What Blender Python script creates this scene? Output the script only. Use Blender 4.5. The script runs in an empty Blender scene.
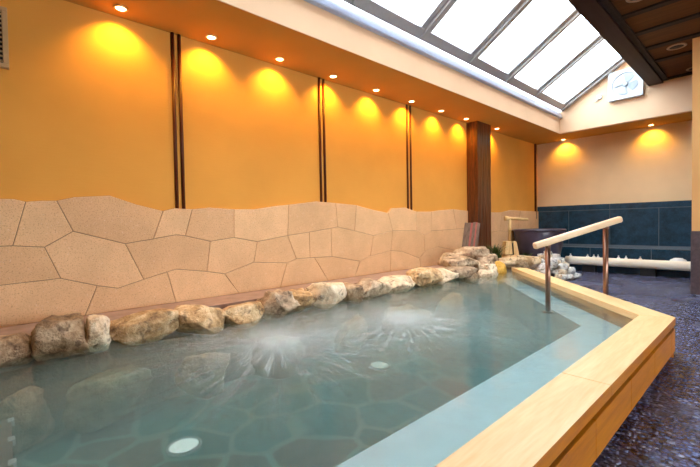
import bpy, bmesh, math, random
from mathutils import Vector, Matrix, noise
from mathutils.geometry import tessellate_polygon

scene = bpy.context.scene
COL = scene.collection

# ------------------------------------------------------------------ camera, sky, exposure
cam_data = bpy.data.cameras.new('camera')
cam = bpy.data.objects.new('camera', cam_data)
COL.objects.link(cam)
scene.camera = cam
F, YAW, PIT, ROL = 382.056595, -0.835333291, -0.0245051545, -0.0174867698
cy, sy, cp, sp, cr, sr = math.cos(YAW), math.sin(YAW), math.cos(PIT), math.sin(PIT), math.cos(ROL), math.sin(ROL)
right = Vector((cy, -sy, 0)); fwd = Vector((sy, cy, 0)); up = Vector((0, 0, 1))
fwd2 = fwd * cp + up * sp
up2 = up * cp - fwd * sp
right3 = right * cr + up2 * sr
up3 = up2 * cr - right * sr
m = Matrix((right3, up3, -fwd2)).transposed()
cam.matrix_world = Matrix.Translation((0, 0, 1.10)) @ m.to_4x4()
cam_data.sensor_width = 36.0
cam_data.lens = F * 36.0 / 700.0
cam_data.clip_start = 0.03
cam_data.clip_end = 200

world = bpy.data.worlds.new('overcast_sky')
scene.world = world
world.use_nodes = True
bg = world.node_tree.nodes['Background']
bg.inputs[0].default_value = (0.86, 0.93, 1.0, 1)
SKY = 12.0
bg.inputs[1].default_value = SKY

scene.cycles.transparent_max_bounces = 40
scene.view_settings.view_transform = 'Standard'
scene.view_settings.look = 'None'
scene.view_settings.gamma = 1.0
scene.view_settings.exposure = 0.17
scene.view_settings.use_curve_mapping = False
LAMP_W = 70.0
LAMP_COL = (1.0, 0.50, 0.04)

# ------------------------------------------------------------------ helpers
def srgb(r, g, b):
    f = lambda c: (c / 255 / 12.92) if c / 255 <= 0.04045 else ((c / 255 + 0.055) / 1.055) ** 2.4
    return (f(r), f(g), f(b), 1.0)

class NT:
    """small wrapper to write node trees briefly"""
    def __init__(self, name):
        self.m = bpy.data.materials.new(name)
        self.m.use_nodes = True
        self.t = self.m.node_tree
        self.t.nodes.clear()
        self.out = self.n('ShaderNodeOutputMaterial')
    def n(self, typ, **kw):
        nd = self.t.nodes.new(typ)
        for k, v in kw.items():
            if k.startswith('i_'):
                key = k[2:]
                key = int(key) if key.isdigit() else key.replace('_', ' ')
                nd.inputs[key].default_value = v
            else:
                setattr(nd, k, v)
        return nd
    def l(self, a, b):
        self.t.links.new(a, b)
    def coords(self, scale=(1, 1, 1), rot=(0, 0, 0)):
        tc = self.n('ShaderNodeTexCoord')
        mp = self.n('ShaderNodeMapping')
        mp.inputs['Scale'].default_value = scale
        mp.inputs['Rotation'].default_value = rot
        self.l(tc.outputs['Object'], mp.inputs['Vector'])
        return mp.outputs['Vector']
    def noise(self, vec, scale, detail=4, rough=0.55, dist=0.0):
        nd = self.n('ShaderNodeTexNoise')
        nd.inputs['Scale'].default_value = scale
        nd.inputs['Detail'].default_value = detail
        nd.inputs['Roughness'].default_value = rough
        nd.inputs['Distortion'].default_value = dist
        if vec is not None:
            self.l(vec, nd.inputs['Vector'])
        return nd.outputs['Fac']
    def ramp(self, fac, stops, interp='LINEAR'):
        nd = self.n('ShaderNodeValToRGB')
        cr_ = nd.color_ramp
        cr_.interpolation = interp
        while len(cr_.elements) < len(stops):
            cr_.elements.new(0.5)
        for e, (p, c) in zip(cr_.elements, stops):
            e.position = p
            e.color = c if len(c) == 4 else (*c, 1)
        self.l(fac, nd.inputs['Fac'])
        return nd.outputs['Color']
    def mix(self, fac, a, b, blend='MIX'):
        nd = self.n('ShaderNodeMix', data_type='RGBA', blend_type=blend)
        for s, v in ((nd.inputs[0], fac), (nd.inputs[6], a), (nd.inputs[7], b)):
            if isinstance(v, bpy.types.NodeSocket):
                self.l(v, s)
            else:
                s.default_value = v
        return nd.outputs[2]
    def math(self, op, a, b=0.0, c=None):
        nd = self.n('ShaderNodeMath', operation=op)
        for s, v in zip(nd.inputs, (a, b, c if c is not None else 0.0)):
            if isinstance(v, bpy.types.NodeSocket):
                self.l(v, s)
            else:
                s.default_value = v
        return nd.outputs[0]
    def schlick(self, f0, normal=None):
        lw = self.n('ShaderNodeLayerWeight')
        lw.inputs['Blend'].default_value = 0.5
        if normal is not None:
            self.l(normal, lw.inputs['Normal'])
        return self.math('ADD', self.math('MULTIPLY', self.math('POWER', lw.outputs['Facing'], 5.0), 1 - f0), f0)
    def bump(self, h, strength=0.3, dist=0.01, normal=None):
        nd = self.n('ShaderNodeBump')
        nd.inputs['Strength'].default_value = strength
        nd.inputs['Distance'].default_value = dist
        self.l(h, nd.inputs['Height'])
        if normal is not None:
            self.l(normal, nd.inputs['Normal'])
        return nd.outputs['Normal']
    def bsdf(self, color, rough=0.6, metal=0.0, normal=None, spec=0.5, coat=0.0):
        nd = self.n('ShaderNodeBsdfPrincipled')
        for s, v in ((nd.inputs['Base Color'], color), (nd.inputs['Roughness'], rough)):
            if isinstance(v, bpy.types.NodeSocket):
                self.l(v, s)
            else:
                s.default_value = v
        nd.inputs['Metallic'].default_value = metal
        nd.inputs['Specular IOR Level'].default_value = spec
        nd.inputs['Coat Weight'].default_value = coat
        if normal is not None:
            self.l(normal, nd.inputs['Normal'])
        self.l(nd.outputs[0], self.out.inputs['Surface'])
        return nd

def plain(name, c, rough=0.5, metal=0.0, spec=0.5, coat=0.0, var=0.06, vs=20, bump=0.08):
    t = NT(name)
    v = t.coords()
    f = t.noise(v, vs)
    dark = tuple(max(0, x * (1 - var * 2)) for x in c[:3]) + (1,)
    light = tuple(min(1, x * (1 + var)) for x in c[:3]) + (1,)
    col = t.ramp(f, [(0.3, dark), (0.7, light)])
    t.bsdf(col, rough, metal, t.bump(t.noise(v, vs * 5), bump, 0.003), spec, coat)
    return t.m

def wood(name, dark, light, axis='Y', rough=0.5, angle=0.0, scale=1.0, bump=0.15, coat=0.0, knots=False, spec=0.5):
    t = NT(name)
    s = {'X': (1.2, 14, 14), 'Y': (14, 1.2, 14), 'Z': (14, 14, 1.2)}[axis]
    v0 = t.coords((1, 1, 1), (0, 0, angle))
    mp = t.n('ShaderNodeMapping')
    mp.inputs['Scale'].default_value = tuple(x * scale for x in s)
    t.l(v0, mp.inputs['Vector'])
    v = mp.outputs['Vector']
    f = t.noise(v, 1.6, 5, 0.6, 0.6)
    f2 = t.noise(v, 7, 3, 0.5, 0.2)
    mixf = t.math('ADD', t.math('MULTIPLY', f, 0.7), t.math('MULTIPLY', f2, 0.3))
    col = t.ramp(mixf, [(0.34, dark), (0.5, tuple((a + b) / 2 for a, b in zip(dark, light))), (0.66, light)])
    if knots:
        b = t.noise(v0, 2.2, 2)
        col = t.mix(t.ramp(b, [(0.62, (0, 0, 0)), (0.74, (0.35, 0.35, 0.35))]), col, dark)
    t.bsdf(col, rough, 0, t.bump(mixf, bump, 0.004), spec, coat)
    return t.m

def add_box(bm, lo, hi, mat_index=0, rot=None, pivot=None):
    r = bmesh.ops.create_cube(bm, size=1.0)
    lo, hi = Vector(lo), Vector(hi)
    c, s = (lo + hi) / 2, hi - lo
    for v in r['verts']:
        v.co = Vector((v.co.x * s.x, v.co.y * s.y, v.co.z * s.z)) + c
        if rot is not None:
            p = Vector(pivot) if pivot is not None else c
            v.co = rot @ (v.co - p) + p
    for f in {f for v in r['verts'] for f in v.link_faces}:
        f.material_index = mat_index
    return r['verts']

def add_prism(bm, pts, z0, z1, mat_index=0):
    b = [bm.verts.new((p[0], p[1], z0)) for p in pts]
    t = [bm.verts.new((p[0], p[1], z1)) for p in pts]
    fs = []
    for tri in tessellate_polygon([[Vector((p[0], p[1], 0)) for p in pts]]):
        fs.append(bm.faces.new([t[i] for i in tri])); fs.append(bm.faces.new([b[i] for i in tri[::-1]]))
    for i in range(len(pts)):
        j = (i + 1) % len(pts)
        fs.append(bm.faces.new((b[i], b[j], t[j], t[i])))
    for f in fs:
        f.material_index = mat_index
    return fs

def add_tube(bm, path, radii, seg=16, cap=True):
    path = [Vector(p) for p in path]
    if not isinstance(radii, (list, tuple)):
        radii = [radii] * len(path)
    rings = []
    ref = None
    for i, p in enumerate(path):
        d = (path[min(i + 1, len(path) - 1)] - path[max(i - 1, 0)]).normalized()
        if ref is None:
            ref = Vector((0, 0, 1)) if abs(d.z) < 0.9 else Vector((1, 0, 0))
        a = d.cross(ref).normalized()
        b = d.cross(a).normalized()
        rings.append([bm.verts.new(p + (a * math.cos(2 * math.pi * k / seg) + b * math.sin(2 * math.pi * k / seg)) * radii[i]) for k in range(seg)])
    for r0, r1 in zip(rings, rings[1:]):
        for k in range(seg):
            f = bm.faces.new((r0[k], r0[(k + 1) % seg], r1[(k + 1) % seg], r1[k]))
            f.smooth = True
    if cap:
        bm.faces.new(rings[0][::-1]); bm.faces.new(rings[-1])

def add_lathe(bm, prof, center, seg=40, close=False):
    rings = []
    for r, z in prof:
        if r < 1e-5:
            rings.append([bm.verts.new((center[0], center[1], center[2] + z))])
        else:
            rings.append([bm.verts.new((center[0] + r * math.cos(2 * math.pi * k / seg), center[1] + r * math.sin(2 * math.pi * k / seg), center[2] + z)) for k in range(seg)])
    pairs = list(zip(rings, rings[1:]))
    for r0, r1 in pairs:
        for k in range(seg):
            j = (k + 1) % seg
            if len(r0) == 1 and len(r1) == 1:
                continue
            if len(r0) == 1:
                f = bm.faces.new((r0[0], r1[j], r1[k]))
            elif len(r1) == 1:
                f = bm.faces.new((r0[k], r0[j], r1[0]))
            else:
                f = bm.faces.new((r0[k], r0[j], r1[j], r1[k]))
            f.smooth = True

def obj(name, bm, mats, parent=None, bevel=0.0, seg=2, origin=None, normals=True):
    if normals:
        bmesh.ops.recalc_face_normals(bm, faces=bm.faces[:])
    me = bpy.data.meshes.new(name)
    if origin is not None:
        bmesh.ops.translate(bm, verts=bm.verts[:], vec=-Vector(origin))
    bm.to_mesh(me)
    bm.free()
    for mm in (mats if isinstance(mats, (list, tuple)) else [mats]):
        me.materials.append(mm)
    o = bpy.data.objects.new(name, me)
    COL.objects.link(o)
    if origin is not None:
        o.location = origin
    if bevel:
        bv = o.modifiers.new('bevel', 'BEVEL')
        bv.width = bevel; bv.segments = seg; bv.limit_method = 'ANGLE'; bv.angle_limit = math.radians(40)
    if parent is not None:
        o.parent = parent
        q, w = parent, Vector((0, 0, 0))
        while q is not None:
            w += Vector(q.location); q = q.parent
        o.location = Vector(o.location) - w
    return o

def boxo(name, lo, hi, mats, parent=None, bevel=0.0, seg=2):
    bm = bmesh.new()
    add_box(bm, lo, hi)
    c = (Vector(lo) + Vector(hi)) / 2
    return obj(name, bm, mats, parent, bevel, seg)

def thing(name, label, cat, loc=(0, 0, 0), group=None):
    o = bpy.data.objects.new(name, None)
    o.empty_display_size = 0.1
    COL.objects.link(o)
    o.location = loc
    return tag(o, label, cat, group)

def tag(o, label, cat, group=None, kind=None):
    o['label'] = label
    o['category'] = cat
    if group: o['group'] = group
    if kind: o['kind'] = kind
    return o

def struct(o):
    o['kind'] = 'structure'
    return o

# ------------------------------------------------------------------ materials
def m_plaster(name, c, streak=True):
    t = NT(name)
    v = t.coords((1, 1, 1))
    f = t.noise(v, 1.3, 3)
    d = tuple(x * 0.90 for x in c[:3]) + (1,)
    col = t.ramp(f, [(0.3, d), (0.7, c)])
    vs = t.coords((2.5, 2.5, 22))
    h = t.math('ADD', t.math('MULTIPLY', t.noise(vs, 3.0, 4, 0.6), 0.8), t.math('MULTIPLY', t.noise(v, 260, 2), 0.25))
    t.bsdf(col, 0.85, 0, t.bump(h, 0.22, 0.006), 0.25)
    return t.m

M = {}
M['plaster'] = m_plaster('lamplit_ochre_plaster', (0.78, 0.375, 0.07, 1))  # same plaster as the end wall, lamplight put into a deeper colour
M['plaster_end'] = m_plaster('daylit_ochre_plaster', (0.90, 0.66, 0.39, 1))  # same plaster as the long wall, daylight put into a paler colour
M['fascia'] = m_plaster('cream_plaster', (0.75, 0.52, 0.34, 1))
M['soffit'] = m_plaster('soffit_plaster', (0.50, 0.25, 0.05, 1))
M['dark_panel'] = plain('brown_partition_tile', (0.085, 0.06, 0.065, 1), 0.45, var=0.2)

def m_granite(name, a, b, spk):
    t = NT(name)
    v = t.coords()
    isl = t.n('ShaderNodeNewGeometry').outputs['Random Per Island']
    base = t.mix(isl, a, b)
    big = t.ramp(t.noise(v, 3.2, 4), [(0.3, (0.90, 0.88, 0.86)), (0.7, (1.05, 1.04, 1.02))])
    col = t.mix(1.0, base, big, 'MULTIPLY')
    sp_ = t.ramp(t.noise(v, 95, 3, 0.7), [(0.36, (1, 1, 1)), (0.46, (0, 0, 0))])
    col = t.mix(t.math('MULTIPLY', sp_, 0.55), col, spk)
    sp2 = t.ramp(t.noise(v, 60, 3, 0.7), [(0.62, (0, 0, 0)), (0.7, (0.5, 0.5, 0.5))])
    col = t.mix(sp2, col, (0.95, 0.74, 0.55, 1))
    t.bsdf(col, 0.62, 0, t.bump(t.noise(v, 130, 3), 0.12, 0.003), 0.35)
    return t.m
M['granite'] = m_granite('pink_granite', (0.72, 0.44, 0.23, 1), (0.85, 0.55, 0.30, 1), (0.42, 0.19, 0.08, 1))
M['grout'] = plain('dark_joint', (0.20, 0.11, 0.06, 1), 0.9)
M['ledge'] = plain('pinkish_ledge_stone', (0.34, 0.225, 0.18, 1), 0.6, var=0.12, vs=9)

def m_rock(name, dark, mid, pale, white=0.0):
    t = NT(name)
    v = t.coords()
    oi = t.n('ShaderNodeObjectInfo').outputs['Random']
    vv = t.n('ShaderNodeVectorMath', operation='ADD')
    t.l(v, vv.inputs[0]); t.l(oi, vv.inputs[1])
    v = vv.outputs[0]
    f = t.noise(v, 7, 6, 0.62, 0.4)
    f2 = t.noise(v, 26, 5, 0.6, 0.2)
    s = t.math('ADD', t.math('MULTIPLY', f, 0.65), t.math('MULTIPLY', f2, 0.35))
    col = t.ramp(s, [(0.33, dark), (0.46, mid), (0.60, pale), (0.75, tuple(min(1, x * 1.12) for x in pale[:3]))])
    col = t.mix(0.15, col, t.mix(oi, dark, pale))
    crev = t.ramp(t.noise(v, 12, 5, 0.65, 0.8), [(0.36, (0.25, 0.2, 0.16)), (0.47, (1, 1, 1))])
    col = t.mix(0.8, col, crev, 'MULTIPLY')
    t.bsdf(col, 0.55, 0, t.bump(t.math('ADD', s, t.math('MULTIPLY', t.noise(v, 70, 4), 0.35)), 0.9, 0.03), 0.4)
    return t.m
M['rock_warm'] = m_rock('ochre_rock', (0.16, 0.075, 0.025, 1), (0.52, 0.31, 0.13, 1), (0.86, 0.66, 0.40, 1))
M['rock_brown'] = m_rock('brown_rock', (0.07, 0.035, 0.016, 1), (0.30, 0.18, 0.09, 1), (0.60, 0.44, 0.28, 1))
M['rock_deep'] = m_rock('dark_wet_rock', (0.03, 0.02, 0.012, 1), (0.07, 0.05, 0.03, 1), (0.14, 0.11, 0.07, 1))
M['rock_pale'] = m_rock('pale_rock', (0.34, 0.19, 0.09, 1), (0.74, 0.57, 0.37, 1), (0.90, 0.79, 0.60, 1))
M['rock_yellow'] = m_rock('yellow_rock', (0.40, 0.18, 0.02, 1), (0.70, 0.36, 0.04, 1), (0.85, 0.52, 0.09, 1))
M['rock_green'] = m_rock('greenish_rock', (0.06, 0.07, 0.04, 1), (0.20, 0.22, 0.12, 1), (0.42, 0.44, 0.28, 1))
M['rock_grey'] = m_rock('grey_rock', (0.16, 0.10, 0.06, 1), (0.44, 0.31, 0.20, 1), (0.76, 0.61, 0.42, 1))
M['cobble'] = m_rock('pale_cobble', (0.30, 0.29, 0.25, 1), (0.66, 0.63, 0.57, 1), (0.92, 0.90, 0.86, 1))

def m_paving():
    t = NT('crazy_paving_pool_floor')
    v = t.coords()
    w = t.n('ShaderNodeVectorMath', operation='ADD')
    nz = t.n('ShaderNodeTexNoise'); nz.inputs['Scale'].default_value = 2.0
    t.l(v, nz.inputs['Vector'])
    sc_ = t.n('ShaderNodeVectorMath', operation='SCALE'); sc_.inputs['Scale'].default_value = 0.18
    t.l(nz.outputs['Color'], sc_.inputs[0])
    t.l(v, w.inputs[0]); t.l(sc_.outputs[0], w.inputs[1])
    e = t.n('ShaderNodeTexVoronoi', feature='DISTANCE_TO_EDGE'); e.inputs['Scale'].default_value = 2.5
    t.l(w.outputs[0], e.inputs['Vector'])
    c = t.n('ShaderNodeTexVoronoi', feature='F1'); c.inputs['Scale'].default_value = 2.5
    t.l(w.outputs[0], c.inputs['Vector'])
    sep = t.n('ShaderNodeSeparateColor'); t.l(c.outputs['Color'], sep.inputs[0])
    stone = t.ramp(sep.outputs[0], [(0.0, (0.08, 0.24, 0.24, 1)), (0.35, (0.30, 0.20, 0.16, 1)), (0.6, (0.12, 0.34, 0.33, 1)), (0.8, (0.33, 0.22, 0.17, 1))], 'CONSTANT')
    stone = t.mix(1.0, stone, t.ramp(t.noise(v, 11, 5), [(0.3, (0.7, 0.7, 0.7)), (0.7, (1.2, 1.2, 1.2))]), 'MULTIPLY')
    g = t.ramp(e.outputs['Distance'], [(0.03, (1, 1, 1)), (0.065, (0, 0, 0))])
    col = t.mix(g, stone, (0.42, 0.55, 0.44, 1))
    t.bsdf(col, 0.6, 0, t.bump(e.outputs['Distance'], 0.3, 0.01), 0.3)
    return t.m
M['paving'] = m_paving()

def m_pebble():
    t = NT('wet_pebble_floor')
    v = t.coords()
    c = t.n('ShaderNodeTexVoronoi', feature='F1'); c.inputs['Scale'].default_value = 44
    c.inputs['Randomness'].default_value = 0.9
    t.l(v, c.inputs['Vector'])
    sep = t.n('ShaderNodeSeparateColor'); t.l(c.outputs['Color'], sep.inputs[0])
    stone = t.ramp(sep.outputs[0], [(0.0, (0.03, 0.032, 0.075, 1)), (0.3, (0.10, 0.11, 0.23, 1)), (0.55, (0.15, 0.15, 0.27, 1)), (0.75, (0.15, 0.20, 0.42, 1)), (0.93, (0.34, 0.38, 0.55, 1))], 'CONSTANT')
    gap = t.ramp(c.outputs['Distance'], [(0.42, (1, 1, 1)), (0.62, (0.35, 0.33, 0.35))])
    col = t.mix(1.0, stone, gap, 'MULTIPLY')
    wet = t.ramp(t.noise(v, 1.1, 3), [(0.35, (0.32, 0.32, 0.32)), (0.65, (0.16, 0.16, 0.16))])
    h = t.ramp(c.outputs['Distance'], [(0.0, (1, 1, 1)), (0.65, (0, 0, 0))], 'EASE')
    n = t.bump(h, 1.0, 0.016)
    t.bsdf(col, wet, 0, n, 0.7)
    return t.m
M['pebble'] = m_pebble()

def m_darktile():
    t = NT('black_slate_tile')
    v = t.coords()
    f = t.noise(v, 6, 6, 0.7)
    col = t.ramp(f, [(0.35, (0.007, 0.028, 0.048, 1)), (0.65, (0.018, 0.068, 0.12, 1))])
    sp_ = t.ramp(t.noise(v, 120, 2, 0.7), [(0.62, (0, 0, 0)), (0.7, (1, 1, 1))])
    col = t.mix(t.math('MULTIPLY', sp_, 0.6), col, (0.08, 0.19, 0.28, 1))
    t.bsdf(col, 0.3, 0, t.bump(f, 0.1, 0.004), 0.3)
    return t.m
M['slate'] = m_darktile()
M['slate_joint'] = plain('pale_tile_joint', (0.16, 0.20, 0.24, 1), 0.7)

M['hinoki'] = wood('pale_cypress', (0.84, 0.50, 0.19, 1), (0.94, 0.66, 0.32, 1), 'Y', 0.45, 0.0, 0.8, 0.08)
FAR_ANG = math.atan2(2.47, -2.18) - math.pi / 2
M['hinoki_far'] = wood('pale_cypress_far_run', (0.84, 0.50, 0.19, 1), (0.94, 0.66, 0.32, 1), 'Y', 0.45, -FAR_ANG, 0.8, 0.08)
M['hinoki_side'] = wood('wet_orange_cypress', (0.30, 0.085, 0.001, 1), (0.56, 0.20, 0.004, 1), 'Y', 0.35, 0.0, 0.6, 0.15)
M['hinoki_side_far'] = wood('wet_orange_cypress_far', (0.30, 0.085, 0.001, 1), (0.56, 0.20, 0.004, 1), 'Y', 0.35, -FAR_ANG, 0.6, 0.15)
M['rail_wood'] = wood('pale_rail_wood', (0.85, 0.58, 0.33, 1), (0.93, 0.70, 0.45, 1), 'X', 0.4, -1.0, 0.8, 0.05)
M['log_wood'] = wood('whitish_log', (0.93, 0.78, 0.58, 1), (0.97, 0.90, 0.75, 1), 'X', 0.55, 0.0, 0.6, 0.1)
M['box_wood'] = wood('yellow_cypress', (0.58, 0.33, 0.10, 1), (0.85, 0.60, 0.28, 1), 'Z', 0.55, 0.0, 1.5, 0.1)
M['old_board'] = wood('weathered_board', (0.10, 0.085, 0.08, 1), (0.24, 0.20, 0.18, 1), 'Z', 0.8, 0.0, 2.0, 0.3)
M['red_board'] = wood('faded_red_board', (0.30, 0.08, 0.09, 1), (0.46, 0.16, 0.16, 1), 'Z', 0.8, 0.0, 2.0, 0.3)
M['pillar'] = wood('dark_rough_timber', (0.03, 0.008, 0.003, 1), (0.17, 0.045, 0.012, 1), 'Z', 0.38, 0.0, 1.2, 0.6, 0.2)
M['lacquer'] = plain('red_brown_lacquer', (0.10, 0.020, 0.006, 1), 0.42, 0, 0.35, 0.0)
M['beam'] = wood('dark_beam', (0.012, 0.005, 0.006, 1), (0.026, 0.012, 0.013, 1), 'Y', 0.5, 0, 1, 0.2, spec=0.08)
M['ceil_board'] = wood('brown_ceiling_board', (0.055, 0.019, 0.005, 1), (0.095, 0.036, 0.010, 1), 'X', 0.6, 0, 0.6, 0.1, spec=0.08)
M['batten'] = wood('black_batten', (0.012, 0.008, 0.007, 1), (0.03, 0.02, 0.016, 1), 'X', 0.6, 0, 1, 0.1, spec=0.08)
M['alu'] = plain('grey_aluminium', (0.42, 0.42, 0.44, 1), 0.35, 0.3, 0.5, var=0.03)
M['flashing'] = plain('pale_blue_flashing', (0.46, 0.56, 0.78, 1), 0.3, 0.6, 0.5, var=0.03)
M['white_plastic'] = plain('white_plastic', (0.42, 0.46, 0.51, 1), 0.35, var=0.02)
M['fan_grey'] = plain('pale_grey_fan', (0.26, 0.31, 0.36, 1), 0.4, var=0.03)
M['lamp_tan_plastic'] = plain('lamp_tan_vent_plastic', (0.50, 0.33, 0.15, 1), 0.5, var=0.03)  # white vent, its lamplit tan is put into the colour
M['black'] = plain('black_void', (0.01, 0.009, 0.009, 1), 0.7)
M['copper'] = plain('brown_steel_post', (0.34, 0.19, 0.13, 1), 0.28, 0.85, 0.5, var=0.05)
M['pot'] = plain('purple_brown_glaze', (0.065, 0.055, 0.09, 1), 0.3, 0, 0.5, 0.1, var=0.15, vs=5)
M['ceramic'] = plain('white_ceramic', (0.85, 0.84, 0.82, 1), 0.2, var=0.01)
M['bench'] = plain('pale_blue_tile', (0.58, 0.72, 0.76, 1), 0.5, var=0.05, vs=6)
M['leaf'] = plain('dark_green_leaf', (0.05, 0.10, 0.02, 1), 0.5, var=0.3, vs=8)
M['soil'] = plain('dark_soil', (0.06, 0.04, 0.03, 1), 0.9, var=0.2)
M['step_red'] = plain('reddish_brown_step', (0.26, 0.14, 0.10, 1), 0.5, var=0.1)
M['rim_trim'] = plain('brass_lamp_rim', (0.72, 0.56, 0.30, 1), 0.3, 0.7)
M['ring_dark'] = plain('brown_lamp_ring', (0.28, 0.17, 0.10, 1), 0.4, 0.3)

def m_emit(name, c, s):
    t = NT(name)
    e = t.n('ShaderNodeEmission'); e.inputs[0].default_value = c; e.inputs[1].default_value = s
    t.l(e.outputs[0], t.out.inputs[0])
    return t.m
M['bulb'] = m_emit('lamp_glow', (1.0, 0.78, 0.36, 1), 14.0)
M['pool_lamp'] = m_emit('pool_lamp_glow', (1.0, 0.98, 0.88, 1), 1.5)

def m_glass():
    t = NT('skylight_glass')
    tr = t.n('ShaderNodeBsdfTransparent'); tr.inputs[0].default_value = (0.94, 0.97, 0.98, 1)
    gl = t.n('ShaderNodeBsdfGlossy'); gl.inputs['Roughness'].default_value = 0.03
    fr = t.schlick(0.04)
    mx = t.n('ShaderNodeMixShader')
    t.l(fr, mx.inputs[0]); t.l(tr.outputs[0], mx.inputs[1]); t.l(gl.outputs[0], mx.inputs[2])
    t.l(mx.outputs[0], t.out.inputs[0])
    return t.m
M['glass'] = m_glass()

def m_water():
    t = NT('hot_spring_water')
    v = t.coords()
    h = t.math('ADD', t.math('MULTIPLY', t.noise(v, 3.0, 3, 0.5, 0.6), 0.7), t.math('MULTIPLY', t.noise(v, 14, 2, 0.5, 0.4), 0.2))
    n = t.bump(h, 0.35, 0.02)
    tr = t.n('ShaderNodeBsdfTransparent'); tr.inputs[0].default_value = (0.93, 0.99, 0.98, 1)
    gl = t.n('ShaderNodeBsdfGlossy'); gl.inputs['Roughness'].default_value = 0.10
    t.l(n, gl.inputs['Normal'])
    fr = t.schlick(0.02, n)
    mx = t.n('ShaderNodeMixShader')
    t.l(fr, mx.inputs[0]); t.l(tr.outputs[0], mx.inputs[1]); t.l(gl.outputs[0], mx.inputs[2])
    t.l(mx.outputs[0], t.out.inputs['Surface'])
    sc_ = t.n('ShaderNodeVolumeScatter'); sc_.inputs['Color'].default_value = (0.64, 0.96, 0.90, 1); sc_.inputs['Density'].default_value = WATER_SCATTER
    ab = t.n('ShaderNodeVolumeAbsorption'); ab.inputs['Color'].default_value = (0.22, 0.86, 0.80, 1); ab.inputs['Density'].default_value = 0.65
    ad = t.n('ShaderNodeAddShader')
    t.l(sc_.outputs[0], ad.inputs[0]); t.l(ab.outputs[0], ad.inputs[1])
    t.l(ad.outputs[0], t.out.inputs['Volume'])
    return t.m
WATER_SCATTER = 0.88
M['water'] = m_water()

def m_foam(name, seedv, strength):
    """white aerated water: dense at the upwelling, thinning into radial streaks"""
    t = NT(name)
    tc = t.n('ShaderNodeTexCoord')
    sep = t.n('ShaderNodeSeparateXYZ'); t.l(tc.outputs['Object'], sep.inputs[0])
    x, y = sep.outputs[0], sep.outputs[1]
    r = t.math('SQRT', t.math('ADD', t.math('MULTIPLY', x, x), t.math('MULTIPLY', y, y)))
    ang = t.math('ARCTAN2', y, x)
    cb = t.n('ShaderNodeCombineXYZ')
    t.l(t.math('COSINE', ang), cb.inputs[0]); t.l(t.math('SINE', ang), cb.inputs[1])
    wob = t.noise(tc.outputs['Object'], 2.2, 3, 0.5)
    t.l(t.math('ADD', t.math('ADD', t.math('MULTIPLY', r, 0.20), t.math('MULTIPLY', wob, 0.35)), seedv), cb.inputs[2])
    st = t.noise(cb.outputs[0], 23.0, 4, 0.6, 0.1)
    streak = t.ramp(st, [(0.50, (0, 0, 0)), (0.66, (1, 1, 1))])
    g = lambda k: t.math('POWER', 2.718, t.math('MULTIPLY', t.math('MULTIPLY', r, r), -k))
    soft = t.noise(tc.outputs['Object'], 4, 4, 0.6)
    core = t.math('MULTIPLY', t.math('ADD', t.math('MULTIPLY', g(40.0), 0.45), t.math('MULTIPLY', g(8.0), 0.42)), t.math('ADD', t.math('MULTIPLY', soft, 1.4), 0.05))
    lines = t.math('MULTIPLY', t.math('MULTIPLY', streak, g(1.9)), t.math('SUBTRACT', 1.0, g(5.0)))
    veil = t.math('MULTIPLY', g(2.6), t.math('MULTIPLY', soft, 0.22))
    fac = t.math('ADD', t.math('ADD', core, t.math('MULTIPLY', lines, 0.85)), veil)
    # three thin sheets of bubbles, each letting most of the light through
    fac = t.math('MINIMUM', t.math('MULTIPLY', fac, strength), 0.56)
    fac = t.math('SUBTRACT', 1.0, t.math('POWER', t.math('SUBTRACT', 1.0, fac), 0.3333))
    tr = t.n('ShaderNodeBsdfTransparent')
    df = t.n('ShaderNodeBsdfDiffuse'); df.inputs[0].default_value = (0.74, 0.78, 0.76, 1)
    mx = t.n('ShaderNodeMixShader')
    t.l(fac, mx.inputs[0]); t.l(tr.outputs[0], mx.inputs[1]); t.l(df.outputs[0], mx.inputs[2])
    t.l(mx.outputs[0], t.out.inputs[0])
    return t.m

# ------------------------------------------------------------------ the shell
WX, BY, SZ = -3.96, 9.95, 3.0         # long wall, end wall, soffit height
FX, GY = -3.13, 9.06                  # faces of the skylight well
X1, Y0 = 3.2, -2.6                    # unseen right and near limits
O_ = Vector((-0.505, 3.9)); I_ = Vector((-0.72, 3.81))
u_ = Vector((-2.18, 2.47)).normalized(); n_ = Vector((-u_.y, u_.x))    # n_ points into the pool
if n_.x > 0: n_ = -n_
LF = 3.38
If, Of = I_ + u_ * LF, O_ + u_ * LF

# floor: everything outside the pool
bm = bmesh.new()
mid0, midf = (O_ + I_) / 2, (Of + If) / 2
fl = [(X1, Y0), (X1, BY), (WX, BY), (WX, 6.9), (-3.2, 6.7), (midf.x, midf.y), (mid0.x, mid0.y), (-0.61, Y0)]
add_prism(bm, fl, -0.45, 0.0)
struct(obj('floor', bm, M['pebble']))
bm = bmesh.new()
add_box(bm, (WX, Y0, -0.45), (-0.6, 6.9, -0.28))
struct(obj('floor_pool', bm, M['paving']))

# walls
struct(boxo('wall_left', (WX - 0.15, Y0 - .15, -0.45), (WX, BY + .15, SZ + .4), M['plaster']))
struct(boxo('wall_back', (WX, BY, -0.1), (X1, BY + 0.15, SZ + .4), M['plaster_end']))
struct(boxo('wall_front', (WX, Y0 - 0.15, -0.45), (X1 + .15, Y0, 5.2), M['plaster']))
bm = bmesh.new()
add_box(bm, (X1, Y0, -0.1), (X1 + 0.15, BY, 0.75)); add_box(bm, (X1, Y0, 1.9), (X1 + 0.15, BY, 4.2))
add_box(bm, (X1, Y0, 0.75), (X1 + 0.15, 0.5, 1.9)); add_box(bm, (X1, 5.0, 0.75), (X1 + 0.15, BY, 1.9))  # unseen opening left between the boxes, added for daylight fill
struct(obj('wall_right', bm, M['plaster']))
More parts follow.
